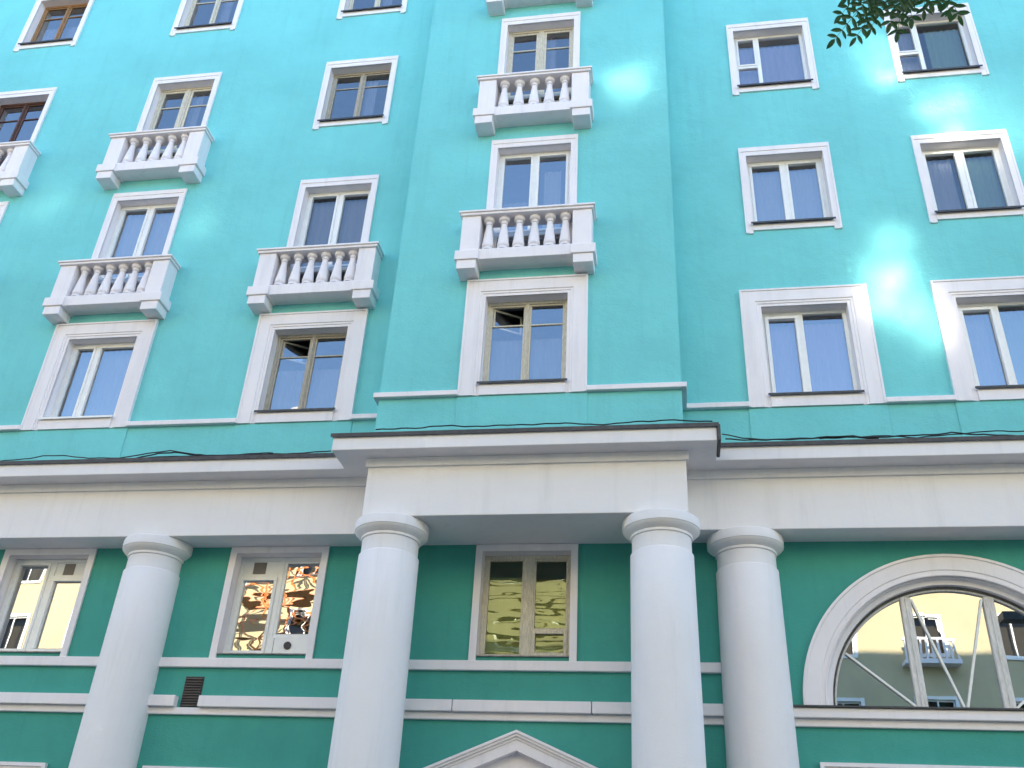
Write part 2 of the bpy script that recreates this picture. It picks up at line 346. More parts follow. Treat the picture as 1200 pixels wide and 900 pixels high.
def frame_and_panes(win, x0, x1, z0, z1, y, d, bal):
    """joinery set back at y: one frame mesh, a pane for every light"""
    st, mat, gl = d['style'], d['mat'], d['glass']
    fw = 0.055; fr = MB(); panes = []
    fr.box(x0, x1, y-0.035, y+0.035, z1-fw, z1); fr.box(x0, x1, y-0.035, y+0.035, z0, z0+fw)
    fr.box(x0, x0+fw, y-0.035, y+0.035, z0+fw, z1-fw); fr.box(x1-fw, x1, y-0.035, y+0.035, z0+fw, z1-fw)
    ix0, ix1, iz0, iz1 = x0+fw, x1-fw, z0+fw, z1-fw
    if bal:       # glazed balcony door: solid panel at the foot
        pz = z0+0.62; xc = (ix0+ix1)/2
        fr.box(ix0, ix1, y-0.04, y+0.03, pz-0.04, pz+0.04); fr.box(xc-0.05, xc+0.05, y-0.037, y+0.03, iz0, pz-0.04)
        if st == 'old_door': fr.box(ix0, ix1, y-0.015, y+0.02, iz0, pz-0.12)
        else: panes += [(ix0, xc-0.05, iz0, pz-0.04), (xc+0.05, ix1, iz0, pz-0.04)]
        iz0 = pz+0.04
    def sash(a, b, lo, hi, sw=0.045, out=0.028, m=fr):
        m.box(a, b, y-out-0.02, y+0.02, hi-sw, hi); m.box(a, b, y-out-0.02, y+0.02, lo, lo+sw)
        m.box(a, a+sw, y-out-0.02, y+0.02, lo+sw, hi-sw); m.box(b-sw, b, y-out-0.02, y+0.02, lo+sw, hi-sw)
        return (a+sw, b-sw, lo+sw, hi-sw)
    xm = (ix0+ix1)/2
    if st == 'narrow_wide':
        xm = ix0+(ix1-ix0)*0.36
    if st in ('two', 'narrow_wide'):
        fr.box(xm-0.03, xm+0.03, y-0.036, y+0.034, iz0, iz1)
        panes.append(sash(ix0, xm-0.03, iz0, iz1)); panes.append(sash(xm+0.03, ix1, iz0, iz1))
    elif st == 'tilt':
        xm = ix0+(ix1-ix0)*0.46
        fr.box(xm-0.035, xm+0.035, y-0.036, y+0.034, iz0, iz1)
        panes.append(sash(ix0, xm-0.035, iz0, iz1-0.03, 0.055, 0.05)); panes.append((xm+0.035, ix1, iz0, iz1))
    elif st == 'split_left':
        xm = ix0+(ix1-ix0)*0.33; zm = iz0+(iz1-iz0)*0.47
        fr.box(xm-0.035, xm+0.035, y-0.036, y+0.034, iz0, iz1); fr.box(ix0, xm-0.035, y-0.036, y+0.034, zm-0.03, zm+0.03)
        panes.append(sash(ix0, xm-0.035, zm+0.03, iz1, 0.035)); panes.append((ix0, xm-0.035, iz0, zm-0.03)); panes.append((xm+0.035, ix1, iz0, iz1))
    elif st in ('old', 'old_door', 'old_open'):
        zm = iz0+(iz1-iz0)*(0.74 if st != 'old_door' else 0.72); mw = 0.05 if st == 'old_door' else 0.028
        fr.box(xm-mw, xm+mw, y-0.04, y+0.034, iz0, iz1); fr.box(xm-0.012, xm+0.012, y-0.055, y-0.04, iz0, iz1)
        for a, b, first in ((ix0, xm-mw, True), (xm+mw, ix1, False)):
            sw = 0.05 if st == 'old_door' else 0.035
            l = sash(a, b, iz0, iz1, sw, 0.0)
            fr.box(l[0], l[1], y-0.02, y+0.018, zm-0.012, zm+0.012)
            panes.append((l[0], l[1], l[2], zm-0.012))
            if st == 'old_open' and first:
                # vent light standing open inwards, hinged at its outer edge
                vm = MB(); W = l[1]-l[0]; H = l[3]-zm-0.012
                vm.box(0, W, -0.015, 0.015, H-0.03, H); vm.box(0, W, -0.015, 0.015, 0, 0.03); vm.box(0, 0.03, -0.015, 0.015, 0.03, H-0.03); vm.box(W-0.03, W, -0.015, 0.015, 0.03, H-0.03)
                s_ = vm.build('vent_sash', mat, win); s_.location = (l[0], y+0.02, zm+0.012); s_.rotation_euler = (0, 0, math.radians(32))
                p = MB(); p.quad((0.03, 0, 0.03), (W-0.03, 0, 0.03), (W-0.03, 0, H-0.03), (0.03, 0, H-0.03)); q = p.build('pane', gl, win); q.location = s_.location; q.rotation_euler = s_.rotation_euler
            else: panes.append((l[0], l[1], zm+0.012, l[3]))
    fr.build('frame', mat, win, bevel=0.004)
    for a, b, lo, hi in panes:
        p = MB(); jy = random.uniform(-0.003, 0.003); jz = random.uniform(-0.004, 0.004)
        p.quad((a, y+jy, lo), (b, y-jy, lo), (b, y-jy+jz, hi), (a, y+jy+jz, hi)); p.build('pane', gl, win)
PROF_W = [(0.0, -0.01), (0.0, 0.022), (0.045, 0.022), (0.05, 0.034), (0.085, 0.034), (0.092, 0.048), (0.285, 0.048), (0.29, 0.062), (0.32, 0.062), (0.32, -0.01)]
PROF_N = [(0.0, -0.01), (0.0, 0.022), (0.085, 0.026), (0.09, 0.038), (0.12, 0.038), (0.12, -0.01)]
PROF_NT = None
def reveal(mb, x0, x1, z0, z1, y, dep=RV, t=0.02):
    """jamb linings: thin slabs lining the opening"""
    mb.box(x0-0.03, x0, y+0.001, y+dep+0.05, z0-0.03, z1+0.03); mb.box(x1, x1+0.03, y+0.001, y+dep+0.05, z0-0.03, z1+0.03)
    mb.box(x0, x1, y+0.0011, y+dep+0.05, z1, z1+0.03); mb.box(x0, x1, y+0.0011, y+dep+0.05, z0-0.03, z0)
for c, r, x, z0, z1, hw, y, wide, bal in WIN:
    d = spec(c, r); s = MB()
    # the path runs up one jamb, across the head, down the other; normals point away from the opening
    if wide:
        s.sweep([(x-hw, ROWB[r]), (x-hw, z1), (x+hw, z1), (x+hw, ROWB[r])], PROF_W, y)
        s.box(x-hw+0.001, x+hw-0.001, y-0.045, y+0.01, ROWB[r]+0.002, z0)
    elif bal:
        s.sweep([(x-hw, z0), (x-hw, z1), (x+hw, z1), (x+hw, z0)], PROF_N[:-2]+[(0.12, 0.038), (0.12, -0.01)], y)
        s.box(x-hw-0.12, x+hw+0.12, y-0.030, y+0.01, z1+0.121, z1+0.19)
    else:
        s.sweep([(x-hw, ROWB[r]), (x-hw, z1), (x+hw, z1), (x+hw, ROWB[r])], PROF_N, y)
        s.box(x-hw-0.12, x+hw+0.12, y-0.030, y+0.01, z1+0.121, z1+0.19)
        s.box(x-hw+0.001, x+hw-0.001, y-0.030, y+0.01, ROWB[r]+0.06, z0)
    reveal(s, x-hw, x+hw, z0, z1, y)
    win = s.build('window', M_TRIM, BLD)
    frame_and_panes(win, x-hw+0.002, x+hw-0.002, z0+0.002, z1-0.002, y+RV, d, bal)
    if not bal:
        sl = MB()
        if d['sill']: sl.quad
        ov = 0.03
        sl.box(x-hw-ov, x+hw+ov, y-0.075, y-0.05, z0+0.002, z0+0.014); sl.box(x-hw-ov, x+hw+ov, y-0.082, y-0.075, z0-0.022, z0+0.014)
        sl.box(x-hw+0.003, x+hw-0.003, y-0.05, y+RV-0.04, z0+0.002, z0+0.016)
        sl.build('sill', M_TIN if d['sill'] else M_PVC, win)
    add_curtain(c, r, x-hw+0.03, x+hw-0.03, (z0+0.66 if bal else z0)+0.02, z1-0.02, y+RV+0.14, d['cur'])

# apron panels and string course over the cornice
def string(x0, x1, y, z0=8.785, z1=8.868, p=0.075):
    mb = MB().box(x0, x1, y-p, y+0.02, z0, z1); mb.build('string_course', M_TRIM, BLD, bevel=0.008)
for side, cols, x0, x1, y in (('L', ['L4', 'L3', 'L0', 'L1', 'L2'], XL, BX0+0.02, 0.0), ('R', ['R1', 'R2', 'R3', 'R4'], BX1-0.02, XR, 0.0), ('B', ['C'], BX0-0.075, BX1+0.075, BAY_Y)):
    a = x0
    for c in cols:
        string(a, COLX[c]-HWIDE+0.004, y); a = COLX[c]+HWIDE-0.004
        MB().box(COLX[c]-HWIDE-0.01, COLX[c]+HWIDE+0.01, y-0.016, y+0.01, CT-0.02, 8.778).build('apron_panel', M_TURQ, BLD, bevel=0.004)
    string(a, x1, y)
for x in (BX0, BX1):   # returns of the bay's string course
    s_ = -1 if x == BX0 else 1
    MB().box(x-0.003*s_, x+0.075*s_, BAY_Y-0.075+0.076, 0.01, 8.7855, 8.8675).build('string_course', M_TRIM, BLD)

# ------------------------------------------------------------------ balconies
BPROF = [(0.085, 0.0), (0.085, 0.035), (0.062, 0.045), (0.080, 0.065), (0.086, 0.085), (0.084, 0.11), (0.078, 0.16), (0.068, 0.26), (0.054, 0.38), (0.043, 0.48), (0.040, 0.515), (0.052, 0.525), (0.052, 0.54), (0.042, 0.55), (0.046, 0.57), (0.070, 0.585), (0.078, 0.60), (0.078, 0.65)]
me_bal = None
def balcony(x, zs, y, hw, nb):
    """zs: underside of the floor slab"""
    global me_bal
    yf = y-0.315
    b = MB().box(x-hw+0.26, x+hw-0.26, yf, y+0.02, zs, zs+0.21); b.box(x-hw+0.2601, x+hw-0.2601, y-0.05, y+0.0201, zs+0.21, zs+0.24)
    root = b.build('balcony', M_TRIM, BLD, bevel=0.008)
    for s in (-1, 1):
        xo, xi = x+s*hw, x+s*(hw-0.31)
        MB().box(xo, xi, yf-0.005, y+0.01, zs+0.175, zs+0.905).build('pier', M_TRIM, root, bevel=0.008)
        MB().box(xo+s*0.065, xi-s*0.02, yf-0.045, y+0.011, zs-0.012, zs+0.17).build('pier_base', M_TRIM, root, bevel=0.010)
        MB().box(xo+s*0.025, xi+s*0.02, yf-0.02, y+0.012, zs-0.185, zs-0.012).build('bracket', M_TRIM, root, bevel=0.010)
    r = MB().box(x-hw-0.03, x+hw+0.03, yf-0.04, y+0.012, zs+0.905, zs+0.955); r.box(x-hw-0.055, x+hw+0.055, yf-0.065, y+0.0121, zs+0.952, zs+0.992)
    r.build('rail', M_TRIM, root, bevel=0.009)
    if me_bal is None: me_bal = MB().lathe(BPROF, n=16).mesh('baluster', smooth=True)
    sp = (2*hw-0.62)/nb
    for i in range(nb):
        o = link('baluster', me_bal, M_TRIM, root); o.location = (x-hw+0.31+sp*(i+0.5), y-0.20, zs+0.235); o.scale = (1.17, 1.17, 1.03)
    return root
ZB = {'B': 11.15, 'C': 14.385, 'D': 17.68}
for c, r in sorted(BALC):
    x = COLX[c]; y = BAY_Y if c == 'C' else 0.0
    balcony(x-0.02, ZB[r], y, 1.07 if r == 'B' else 1.0, 6 if r == 'B' else 5)

# ------------------------------------------------------------------ entablature and cornice
def fr_box(name, mat, bev, *b): return MB().box(*b).build(name, mat, BLD, bevel=bev)
fr_box('frieze', M_WHITE, 0.012, XL, -3.145, YF, 0.25, SOFF, CS+0.02)
fr_box('frieze', M_WHITE, 0.012, 1.263, XR, YF, 0.25, SOFF, CS+0.02)
fr_box('frieze', M_WHITE, 0.012, -3.150, 1.268, YPF, 0.26, SOFF+0.003, CS+0.021)
for x0, x1, y in ((XL, -3.16, YF), (1.28, XR, YF), (-3.185, 1.303, YPF)):
    fr_box('bed_mould', M_WHITE, 0.012, x0, x1, y-0.035, y+0.05, CS-0.13, CS+0.01)
def cornice(x0, x1, y, ends=False, dz=0.0):
    c = MB().box(x0, x1, y, 0.1, CS+dz, CT-0.02+dz).build('cornice', M_WHITE, BLD, bevel=0.012)
    f = MB().box(x0-0.03*ends, x1+0.03*ends, y-0.035, 0.09, CT-0.02+dz, CT+0.006+dz); f.box(x0-0.03*ends, x1+0.03*ends, y-0.035, y-0.028, CT-0.05+dz, CT-0.019+dz)
    if ends: f.box(x1+0.004, x1+0.045, y-0.03, y+0.5, CS-0.0+dz, CT+dz-0.021)
    f.build('flashing', M_TIN, c)
    return c
cornice(XL, PX0+0.02, YC); cornice(PX1-0.02, XR, YC); cornice(PX0, PX1, YPC, True, 0.002)

# ------------------------------------------------------------------ lower storey wall
LW = {'far': (-8.465, 0.775), 'near': (-4.715, 0.765), 'mid': (-1.002, 0.735)}
AX, AZ0, AR_O, AR_I, AR_G = 4.575, 4.475, 1.98, 1.69, 1.60
lh = []
for cx, hw in LW.values(): lh.append((cx-hw+0.10, cx+hw-0.10, 5.06, 6.56))
GW = [(-8.76, 0.95, 1.0, 3.25), (-4.83, 0.95, 1.0, 3.25), (4.575, 1.5, 1.0, 3.45), (9.3, 1.5, 1.0, 3.45)]
for cx, hw, a, b in GW: lh.append((cx-hw, cx+hw, a, b))
lh.append((-1.62, -0.42, 0.15, 3.05))
mb = MB(); holed(mb, XL, AX-AR_I, 0, SOFF+0.02, lh, 0.0); holed(mb, AX+AR_I, XR, 0, SOFF+0.02, lh, 0.0)
holed(mb, AX-AR_I, AX+AR_I, 0, AZ0, lh, 0.0)
n = 40
for k in range(n):
    a0, a1 = math.pi*k/n, math.pi*(k+1)/n
    p0 = (AX+AR_I*math.cos(a0), 0, AZ0+AR_I*math.sin(a0)); p1 = (AX+AR_I*math.cos(a1), 0, AZ0+AR_I*math.sin(a1))
    mb.quad(p0, (p0[0], 0, SOFF+0.02), (p1[0], 0, SOFF+0.02), p1)
mb.build('wall', M_GREEN, BLD)
def bar_panes(win, fr, mat, gl, lights, y):
    fr.build('frame', mat, win, bevel=0.004)
    for a, b, lo, hi in lights:
        p = MB(); t1, t2 = random.uniform(-0.006, 0.006), random.uniform(-0.006, 0.006)
        p.quad((a, y+t1, lo), (b, y-t1, lo), (b, y-t1+t2, hi), (a, y+t1+t2, hi)); p.build('pane', gl, win)
def lower_window(key, gl):
    cx, hw = LW[key]; o = hw-0.10; s = MB(); z0, z1 = 5.06, 6.56
    s.sweep([(cx-o, 5.0), (cx-o, z1), (cx+o, z1), (cx+o, 5.0)], [(0.0, -0.01), (0.0, 0.03), (0.10, 0.03), (0.10, -0.01)], 0.0)
    reveal(s, cx-o, cx+o, z0, z1, 0.0, 0.20)
    win = s.build('window', M_TRIM, BLD)
    y = 0.20; x0, x1 = cx-o+0.003, cx+o-0.003; f = MB(); L = []
    def rect(a, b, lo, hi, wd, out=0.035, inn=0.03):
        f.box(a, b, y-out, y+inn, hi-wd, hi); f.box(a, b, y-out, y+inn, lo, lo+wd); f.box(a, a+wd, y-out, y+inn, lo+wd, hi-wd); f.box(b-wd, b, y-out, y+inn, lo+wd, hi-wd)
        return (a+wd, b-wd, lo+wd, hi-wd)
    a, b, lo, hi = rect(x0, x1, z0+0.003, z1-0.003, 0.05)
    if key == 'near':
        xm = a+(b-a)*0.50; f.box(xm-0.04, xm+0.04, y-0.036, y+0.029, lo, hi)
        f.box(a, xm-0.04, y-0.02, y+0.02, hi-0.22, hi); f.box(a, xm-0.04, y-0.04, y+0.028, hi-0.26, hi-0.215)
        L.append(rect(a, xm-0.04, lo, hi-0.26, 0.045, 0.055, 0.02))
        f.box(xm+0.04, b, y-0.045, y+0.02, lo, lo+0.25); L.append(rect(xm+0.04, b, lo+0.25, hi, 0.04, 0.03, 0.02))
        v = MB().lathe([(0.0, 0), (0.055, 0), (0.055, 0.02), (0.0, 0.021)], n=16).build('vent_hole', M_VENT, win); v.rotation_euler = (math.radians(90), 0, 0); v.location = (xm+0.30, y-0.044, lo+0.12)
        MB().box(a+0.16, a+0.36, y-0.024, y-0.0, hi-0.2, hi-0.02).build('vent_grille', simple('grey_vent', (0.16, 0.14, 0.13)), win)
        MB().box(xm+0.08, xm+0.086, y-0.047, y-0.044, lo+0.01, lo+0.23).build('panel_joint', M_VENT, win)
        mat = M_PVC
    elif key == 'far':
        xm = a+(b-a)*0.50; f.box(xm-0.045, xm+0.045, y-0.036, y+0.029, lo, hi)
        L.append(rect(a, xm-0.045, lo, hi, 0.045, 0.05, 0.02))
        f.box(xm+0.045, b, y-0.02, y+0.02, hi-0.22, hi); f.box(xm+0.045, b, y-0.04, y+0.028, hi-0.26, hi-0.215)
        L.append(rect(xm+0.045, b, lo, hi-0.26, 0.045, 0.055, 0.02))
        MB().box(xm+0.18, xm+0.36, y-0.024, y-0.0, hi-0.2, hi-0.02).build('vent_grille', simple('grey_vent', (0.16, 0.14, 0.13)), win)
        mat = M_PVC
    else:
        xm = (a+b)/2+0.02; f.box(xm-0.07, xm+0.07, y-0.04, y+0.029, lo, hi)
        L.append(rect(a, xm-0.07, lo, hi, 0.028, 0.03, 0.02)); L.append(rect(xm+0.07, b, lo+0.36, hi, 0.03, 0.03, 0.02)); L.append(rect(xm+0.07, b, lo, lo+0.36, 0.05, 0.055, 0.02))
        mat = M_BEIGE
    bar_panes(win, f, mat, gl, L, y)
    MB().box(cx-o+0.004, cx+o-0.004, -0.035, y-0.06, z0+0.002, z0+0.016).build('sill', simple('worn_sill', (0.35, 0.31, 0.29), 0.6, 0.4, 12), win)
lower_window('far', M_GLASSA); lower_window('near', M_GLASSW); lower_window('mid', M_GLASSF)

M_OLIVEREFL = fabric('olive_reflection', (0.52, 0.53, 0.30))  # sheets added behind the glass; their olive stands in for the pane's reflection
for a_, b_, zt_, lab_ in ((-1.60, -1.05, 6.30, 'added olive sheet painting the reflection in the single-light half of the portico window'), (-0.92, -0.42, 6.22, 'added olive sheet painting the reflection in the portico window half with a small lower pane')):
    tag(curtain_mesh(a_, b_, 5.08, zt_, 0.36, 0.008, 2.0, random.uniform(0, 6)).build('reflection_sheet', M_OLIVEREFL, None, smooth=True), lab_, 'reflection_sheet')
# arched window
def ring(mb, prof, n=56, a0=0.0, a1=math.pi):
    i = len(mb.v); m = len(prof)
    for k in range(n+1):
        a = a0+(a1-a0)*k/n
        for r, y in prof: mb.v.append((AX+r*math.cos(a), y, AZ0+r*math.sin(a)))
    for k in range(n):
        for j in range(m-1): mb.f.append((i+k*m+j, i+k*m+j+1, i+(k+1)*m+j+1, i+(k+1)*m+j))
    mb.f.append(tuple(i+j for j in range(m))); mb.f.append(tuple(i+n*m+j for j in reversed(range(m))))
mb = MB(); ring(mb, [(AR_O, 0.01), (AR_O, -0.06), (AR_O-0.035, -0.065), (AR_O-0.045, -0.05), (AR_O-0.06, -0.05), (AR_O-0.21, -0.045), (AR_O-0.22, -0.03), (AR_I+0.02, -0.03), (AR_I+0.015, -0.045), (AR_I, -0.04), (AR_I, 0.02), (AR_I-0.015, 0.02), (AR_I-0.03, 0.07), (AR_I-0.085, 0.075), (AR_G, 0.10), (AR_G, 0.28), (AR_O-0.05, 0.28)])
arch = mb.build('arched_window', M_TRIM, BLD, smooth=True)
ya = 0.2
f = MB(); ring(f, [(AR_G-0.055, ya+0.03), (AR_G-0.055, ya-0.04), (AR_G+0.0, ya-0.04), (AR_G+0.0, ya+0.03), (AR_G-0.055, ya+0.03)])
ri = AR_G-0.03
for mx in (-0.515, 0.515): f.box(AX+mx-0.065, AX+mx+0.065, ya-0.05, ya+0.03, AZ0+0.04, AZ0+math.sqrt(ri*ri-(abs(mx)+0.065)**2)); f.box(AX+mx-0.012, AX+mx+0.012, ya-0.062, ya-0.05, AZ0+0.04, AZ0+math.sqrt(ri*ri-(abs(mx)+0.065)**2)-0.01)
f.box(AX-AR_G, AX+AR_G, ya-0.045, ya+0.03, AZ0+0.0, AZ0+0.05); f.build('frame', simple('worn_white_frame', (0.66, 0.64, 0.62), 0.6, 0.2, 14, bump=0.3, streakz=True), arch, bevel=0.005)
seal = MB(); ring(seal, [(AR_G-0.002, ya-0.045), (AR_G-0.002, ya-0.06), (AR_G-0.030, ya-0.06), (AR_G-0.030, ya-0.045)]); seal.build('dark_seal', simple('dirty_seal', (0.10, 0.09, 0.08), 0.8, 0.6, 6), arch)
def barz(x0, z0, x1, z1): MB().bar((AX+x0, ya-0.02, AZ0+z0), (AX+x1, ya-0.02, AZ0+z1), 0.028, 0.028).build('glazing_bar', M_PVC, arch, bevel=0.004)
barz(-1.36, 0.72, -0.59, 0.06); barz(1.36, 0.72, 0.59, 0.06); barz(-0.44, 1.44, -0.02, 0.06); barz(0.44, 1.44, 0.02, 0.06)
rg = AR_G-0.05
for xa, xb in ((-rg, -0.575), (-0.455, 0.455), (0.575, rg)):
    pts = []
    nn = 16
    for k in range(nn+1):
        xx = xa+(xb-xa)*k/nn; pts.append((AX+xx, ya, AZ0+math.sqrt(max(rg*rg-xx*xx, 0.0025))))
    tl = random.uniform(-0.004, 0.004)
    mbp = MB(); mbp.v = [(AX+xa, ya+tl, AZ0+0.05), (AX+xb, ya-tl, AZ0+0.05)]+list(reversed(pts)); mbp.f = [tuple(range(len(mbp.v)))]
    mbp.build('pane', M_GLASSA, arch)

# string courses of the lower storey
X4 = 2.03
MB().box(XL, X4, -0.055, 0.02, 4.868, 5.0).build('string_course', M_TRIM, BLD, bevel=0.010)
MB().box(XL, XR, -0.05, 0.02, 4.225, 4.318).build('string_course', M_TRIM, BLD, bevel=0.010)
for a, b in ((XL, -5.812), (-5.462, -1.897), (-1.886, -0.061), (-0.050, X4)):
    MB().box(a, b, -0.115, 0.021, 4.320, 4.468).build('band_block', M_TRIM, BLD, bevel=0.010)
MB().box(X4, XR, -0.115, 0.021, 4.320, 4.440).build('band_block', M_TRIM, BLD, bevel=0.010)
MB().box(X4+0.3, AX+AR_O+0.25, -0.15, 0.16, 4.442, 4.462).build('arch_sill', M_TIN, BLD)
# vent grille
v = MB().box(-5.765, -5.49, -0.004, 0.012, 4.33, 4.745).build('vent_grille', M_VENT, BLD)
for k in range(11): MB().bar((-5.755, -0.014, 4.35+k*0.036), (-5.50, -0.014, 4.35+k*0.036), 0.012, 0.03).build('slat', simple('vent_slat', (0.09, 0.08, 0.085)) if k == 0 else MATS['vent_slat'], v)

# columns
CPROF = [(0.480, 0.0), (0.480, 0.25), (0.455, 0.30), (0.452, 0.40), (0.445, 2.0), (0.432, 3.6), (0.422, 5.0), (0.413, 6.185), (0.405, 6.195), (0.392, 6.205), (0.390, 6.42), (0.392, 6.43)]
KPROF = [(0.392, 6.405), (0.408, 6.412), (0.412, 6.43), (0.408, 6.445), (0.418, 6.452), (0.445, 6.468), (0.478, 6.494), (0.498, 6.515), (0.502, 6.525), (0.512, 6.530), (0.514, 6.64), (0.508, 6.66), (0.497, SOFF+0.002)]
for x, y in ((-6.62, -0.09), (-2.80, -0.725), (0.905, -0.725), (X4, -0.09), (-10.4, -0.09), (-14.2, -0.09), (7.05, -0.09)):
    c = MB().lathe(CPROF, (x, y, 0), 64).build('column', M_WHITE, BLD, smooth=True)
    MB().lathe(KPROF, (x, y, 0), 64).build('capital', M_WHITE, c, smooth=True)

# pediment and entrance door
pd = MB(); sl = 0.415; hx = 1.42; cx = -1.005
def chev(d0, d1, y0, y1, apex):
    za, zb = apex-d0, apex-d1; i = len(pd.v)
    for yy in (y0, y1):
        for q in ((cx-hx, za-sl*hx), (cx, za), (cx+hx, za-sl*hx), (cx+hx, zb-sl*hx), (cx, zb), (cx-hx, zb-sl*hx)): pd.v.append((q[0], yy, q[1]))
    for k in range(6): pd.f.append((i+k, i+(k+1) % 6, i+6+(k+1) % 6, i+6+k))
    pd.f += [(i, i+1, i+4, i+5), (i+1, i+2, i+3, i+4), (i+6, i+11, i+10, i+7), (i+7, i+10, i+9, i+8)]
chev(0.0, 0.035, -0.20, 0.02, 4.085); chev(0.035, 0.07, -0.18, 0.02, 4.085); chev(0.07, 0.105, -0.155, 0.02, 4.085); chev(0.105, 0.24, -0.14, 0.02, 4.085)
ped = pd.build('pediment', M_TRIM, BLD)
t_ = MB(); t_.v = [(cx-0.95, -0.02, 3.48), (cx+0.95, -0.02, 3.48), (cx, -0.02, 3.86)]; t_.f = [(0, 1, 2)]; t_.build('tympanum', M_TRIM, ped)
MB().box(cx-hx-0.02, cx+hx+0.02, -0.20, 0.02, 3.30, 3.46).build('lintel_cornice', M_TRIM, ped, bevel=0.01)
for s_ in (-1, 1): MB().box(cx+s_*0.62, cx+s_*0.95, -0.08, 0.02, 0.0, 3.30).build('door_jamb', M_TRIM, BLD, bevel=0.01)
dm = simple('door_wood', (0.18, 0.08, 0.04), 0.45, 0.3, 9, streakz=True)
door = MB().box(cx-0.615, cx+0.615, 0.12, 0.17, 0.15, 3.05).build('door', dm, BLD)
for s_ in (-1, 1):
    for a, b in ((0.3, 1.1), (1.3, 2.2), (2.4, 2.95)): MB().box(cx+s_*0.08, cx+s_*0.54, 0.095, 0.121, a, b).build('panel', dm, door, bevel=0.012)
    MB().bar((cx+s_*0.045, 0.06, 1.1), (cx+s_*0.045, 0.06, 1.5), 0.025, 0.03).build('handle', M_TIN, door)
# ground-floor windows: only the tops of their surrounds rise into view
for gx, hw, a, b in GW:
    o = 0.30 if hw < 1.2 else 0.36; top = b+0.33
    s = MB().sweep([(gx-hw, a), (gx-hw, b), (gx+hw, b), (gx+hw, a)], [(0, -0.01), (0, 0.03), (o-0.05, 0.035), (o-0.045, 0.06), (o, 0.06), (o, -0.01)], 0.0)
    reveal(s, gx-hw, gx+hw, a, b, 0.0); win = s.build('window', M_TRIM, BLD)
    frame_and_panes(win, gx-hw+0.002, gx+hw-0.002, a+0.002, b-0.002, RV, dict(style='two', mat=M_PVC, glass=M_GLASSA), False)

# ------------------------------------------------------------------ cables lying on the cornice ledge
def ray(u, v): return FWD+RGT*(u-600)/FPX-UPV*(v-450)/FPX
def at_y(u, v, y):
    d = ray(u, v); return CAM+d*((y-CAM.y)/d.y)
def cable(pts, y, r, label, amp=0.012):
    P = [at_y(u, v, y) for u, v in pts]; Q = []
    for a, b in zip(P, P[1:]):
        m = max(2, int((b-a).length/0.08))
        for k in range(m): Q.append(a.lerp(b, k/m))
    Q.append(P[-1])
    ph = random.uniform(0, 6)
    Q = [q+Vector((0, amp*2*math.sin(i*0.37+ph), amp*math.sin(i*0.61+ph*2)+0.6*amp*math.sin(i*1.7))) for i, q in enumerate(Q)]
    o = MB().tube(Q, r, 5).build('cable', M_CABLE, None, smooth=True)
    tag(o, label, 'cable')
CW = 'on the ledge of the balcony wing'
cable([(-60, 543), (0, 541), (34, 537), (50, 534), (75, 534), (104, 537), (150, 537), (320, 531)], -0.76, 0.009, f'slack black cable arching gently {CW}, farther from the bay', 0.004)
cable([(120, 538.5), (152, 535), (180, 531), (200, 528), (215, 530), (236, 534), (300, 533), (388, 529)], -0.77, 0.010, f'black cable with a hump {CW}, nearer the bay', 0.004)
cable([(160, 537), (185, 531), (205, 529.5), (222, 533), (250, 535)], -0.72, 0.012, f'short looped black cable {CW}', 0.006)
cable([(846, 509.5), (870, 513.5), (905, 515), (945, 513), (1000, 513.5), (1040, 509.5), (1075, 513), (1120, 509), (1160, 505.5), (1240, 504)], -0.70, 0.009, 'black cable swinging up from the portico end along the balcony-free wing', 0.006)
cable([(850, 515), (900, 515.5), (960, 513), (1010, 512), (1040, 511), (1090, 510), (1115, 507), (1145, 510), (1210, 509.5), (1260, 509)], -0.76, 0.011, 'thicker black cable resting on the ledge of the balcony-free wing', 0.008)
cable([(960, 513.5), (1000, 511.5), (1030, 513.5)], -0.74, 0.016, 'short doubled cable end on the ledge of the balcony-free wing', 0.01)
cable([(440, 503.5), (470, 501), (495, 501.5), (530, 499.5), (580, 498.5), (640, 497), (700, 496.5), (760, 494.5), (790, 491.5), (805, 493.5), (835, 493.5)], -1.33, 0.010, 'black cable lying along the portico cornice ledge', 0.008)

# ------------------------------------------------------------------ street
def slab(name, mat, x0, x1, y0, y1, z0, z1): return tag(MB().box(x0, x1, y0, y1, z0, z1).build(name, mat), kind='structure')
M_GRND = simple('ground_earth', (0.10, 0.095, 0.07), 0.95, 0.3, 0.7)
M_ASPH = simple('asphalt', (0.055, 0.054, 0.053), 0.9, 0.25, 6, bump=0.3)
M_PAVE = simple('paving', (0.13, 0.125, 0.12), 0.9, 0.2, 3, bump=0.2)
slab('ground', M_GRND, -600, 600, -600, 600, -0.6, -0.12)
slab('road', M_ASPH, -300, 300, -20.5, -14.2, -0.3, -0.11)
slab('pavement', M_PAVE, -300, 300, -14.2, 0.2, -0.3, 0.0)
slab('pavement', M_PAVE, -300, 300, -26, -20.5, -0.3, 0.0)
for y in (-14.3, -20.5): slab('kerb', M_WHITE, -300, 300, y, y+0.14, -0.29, 0.012)

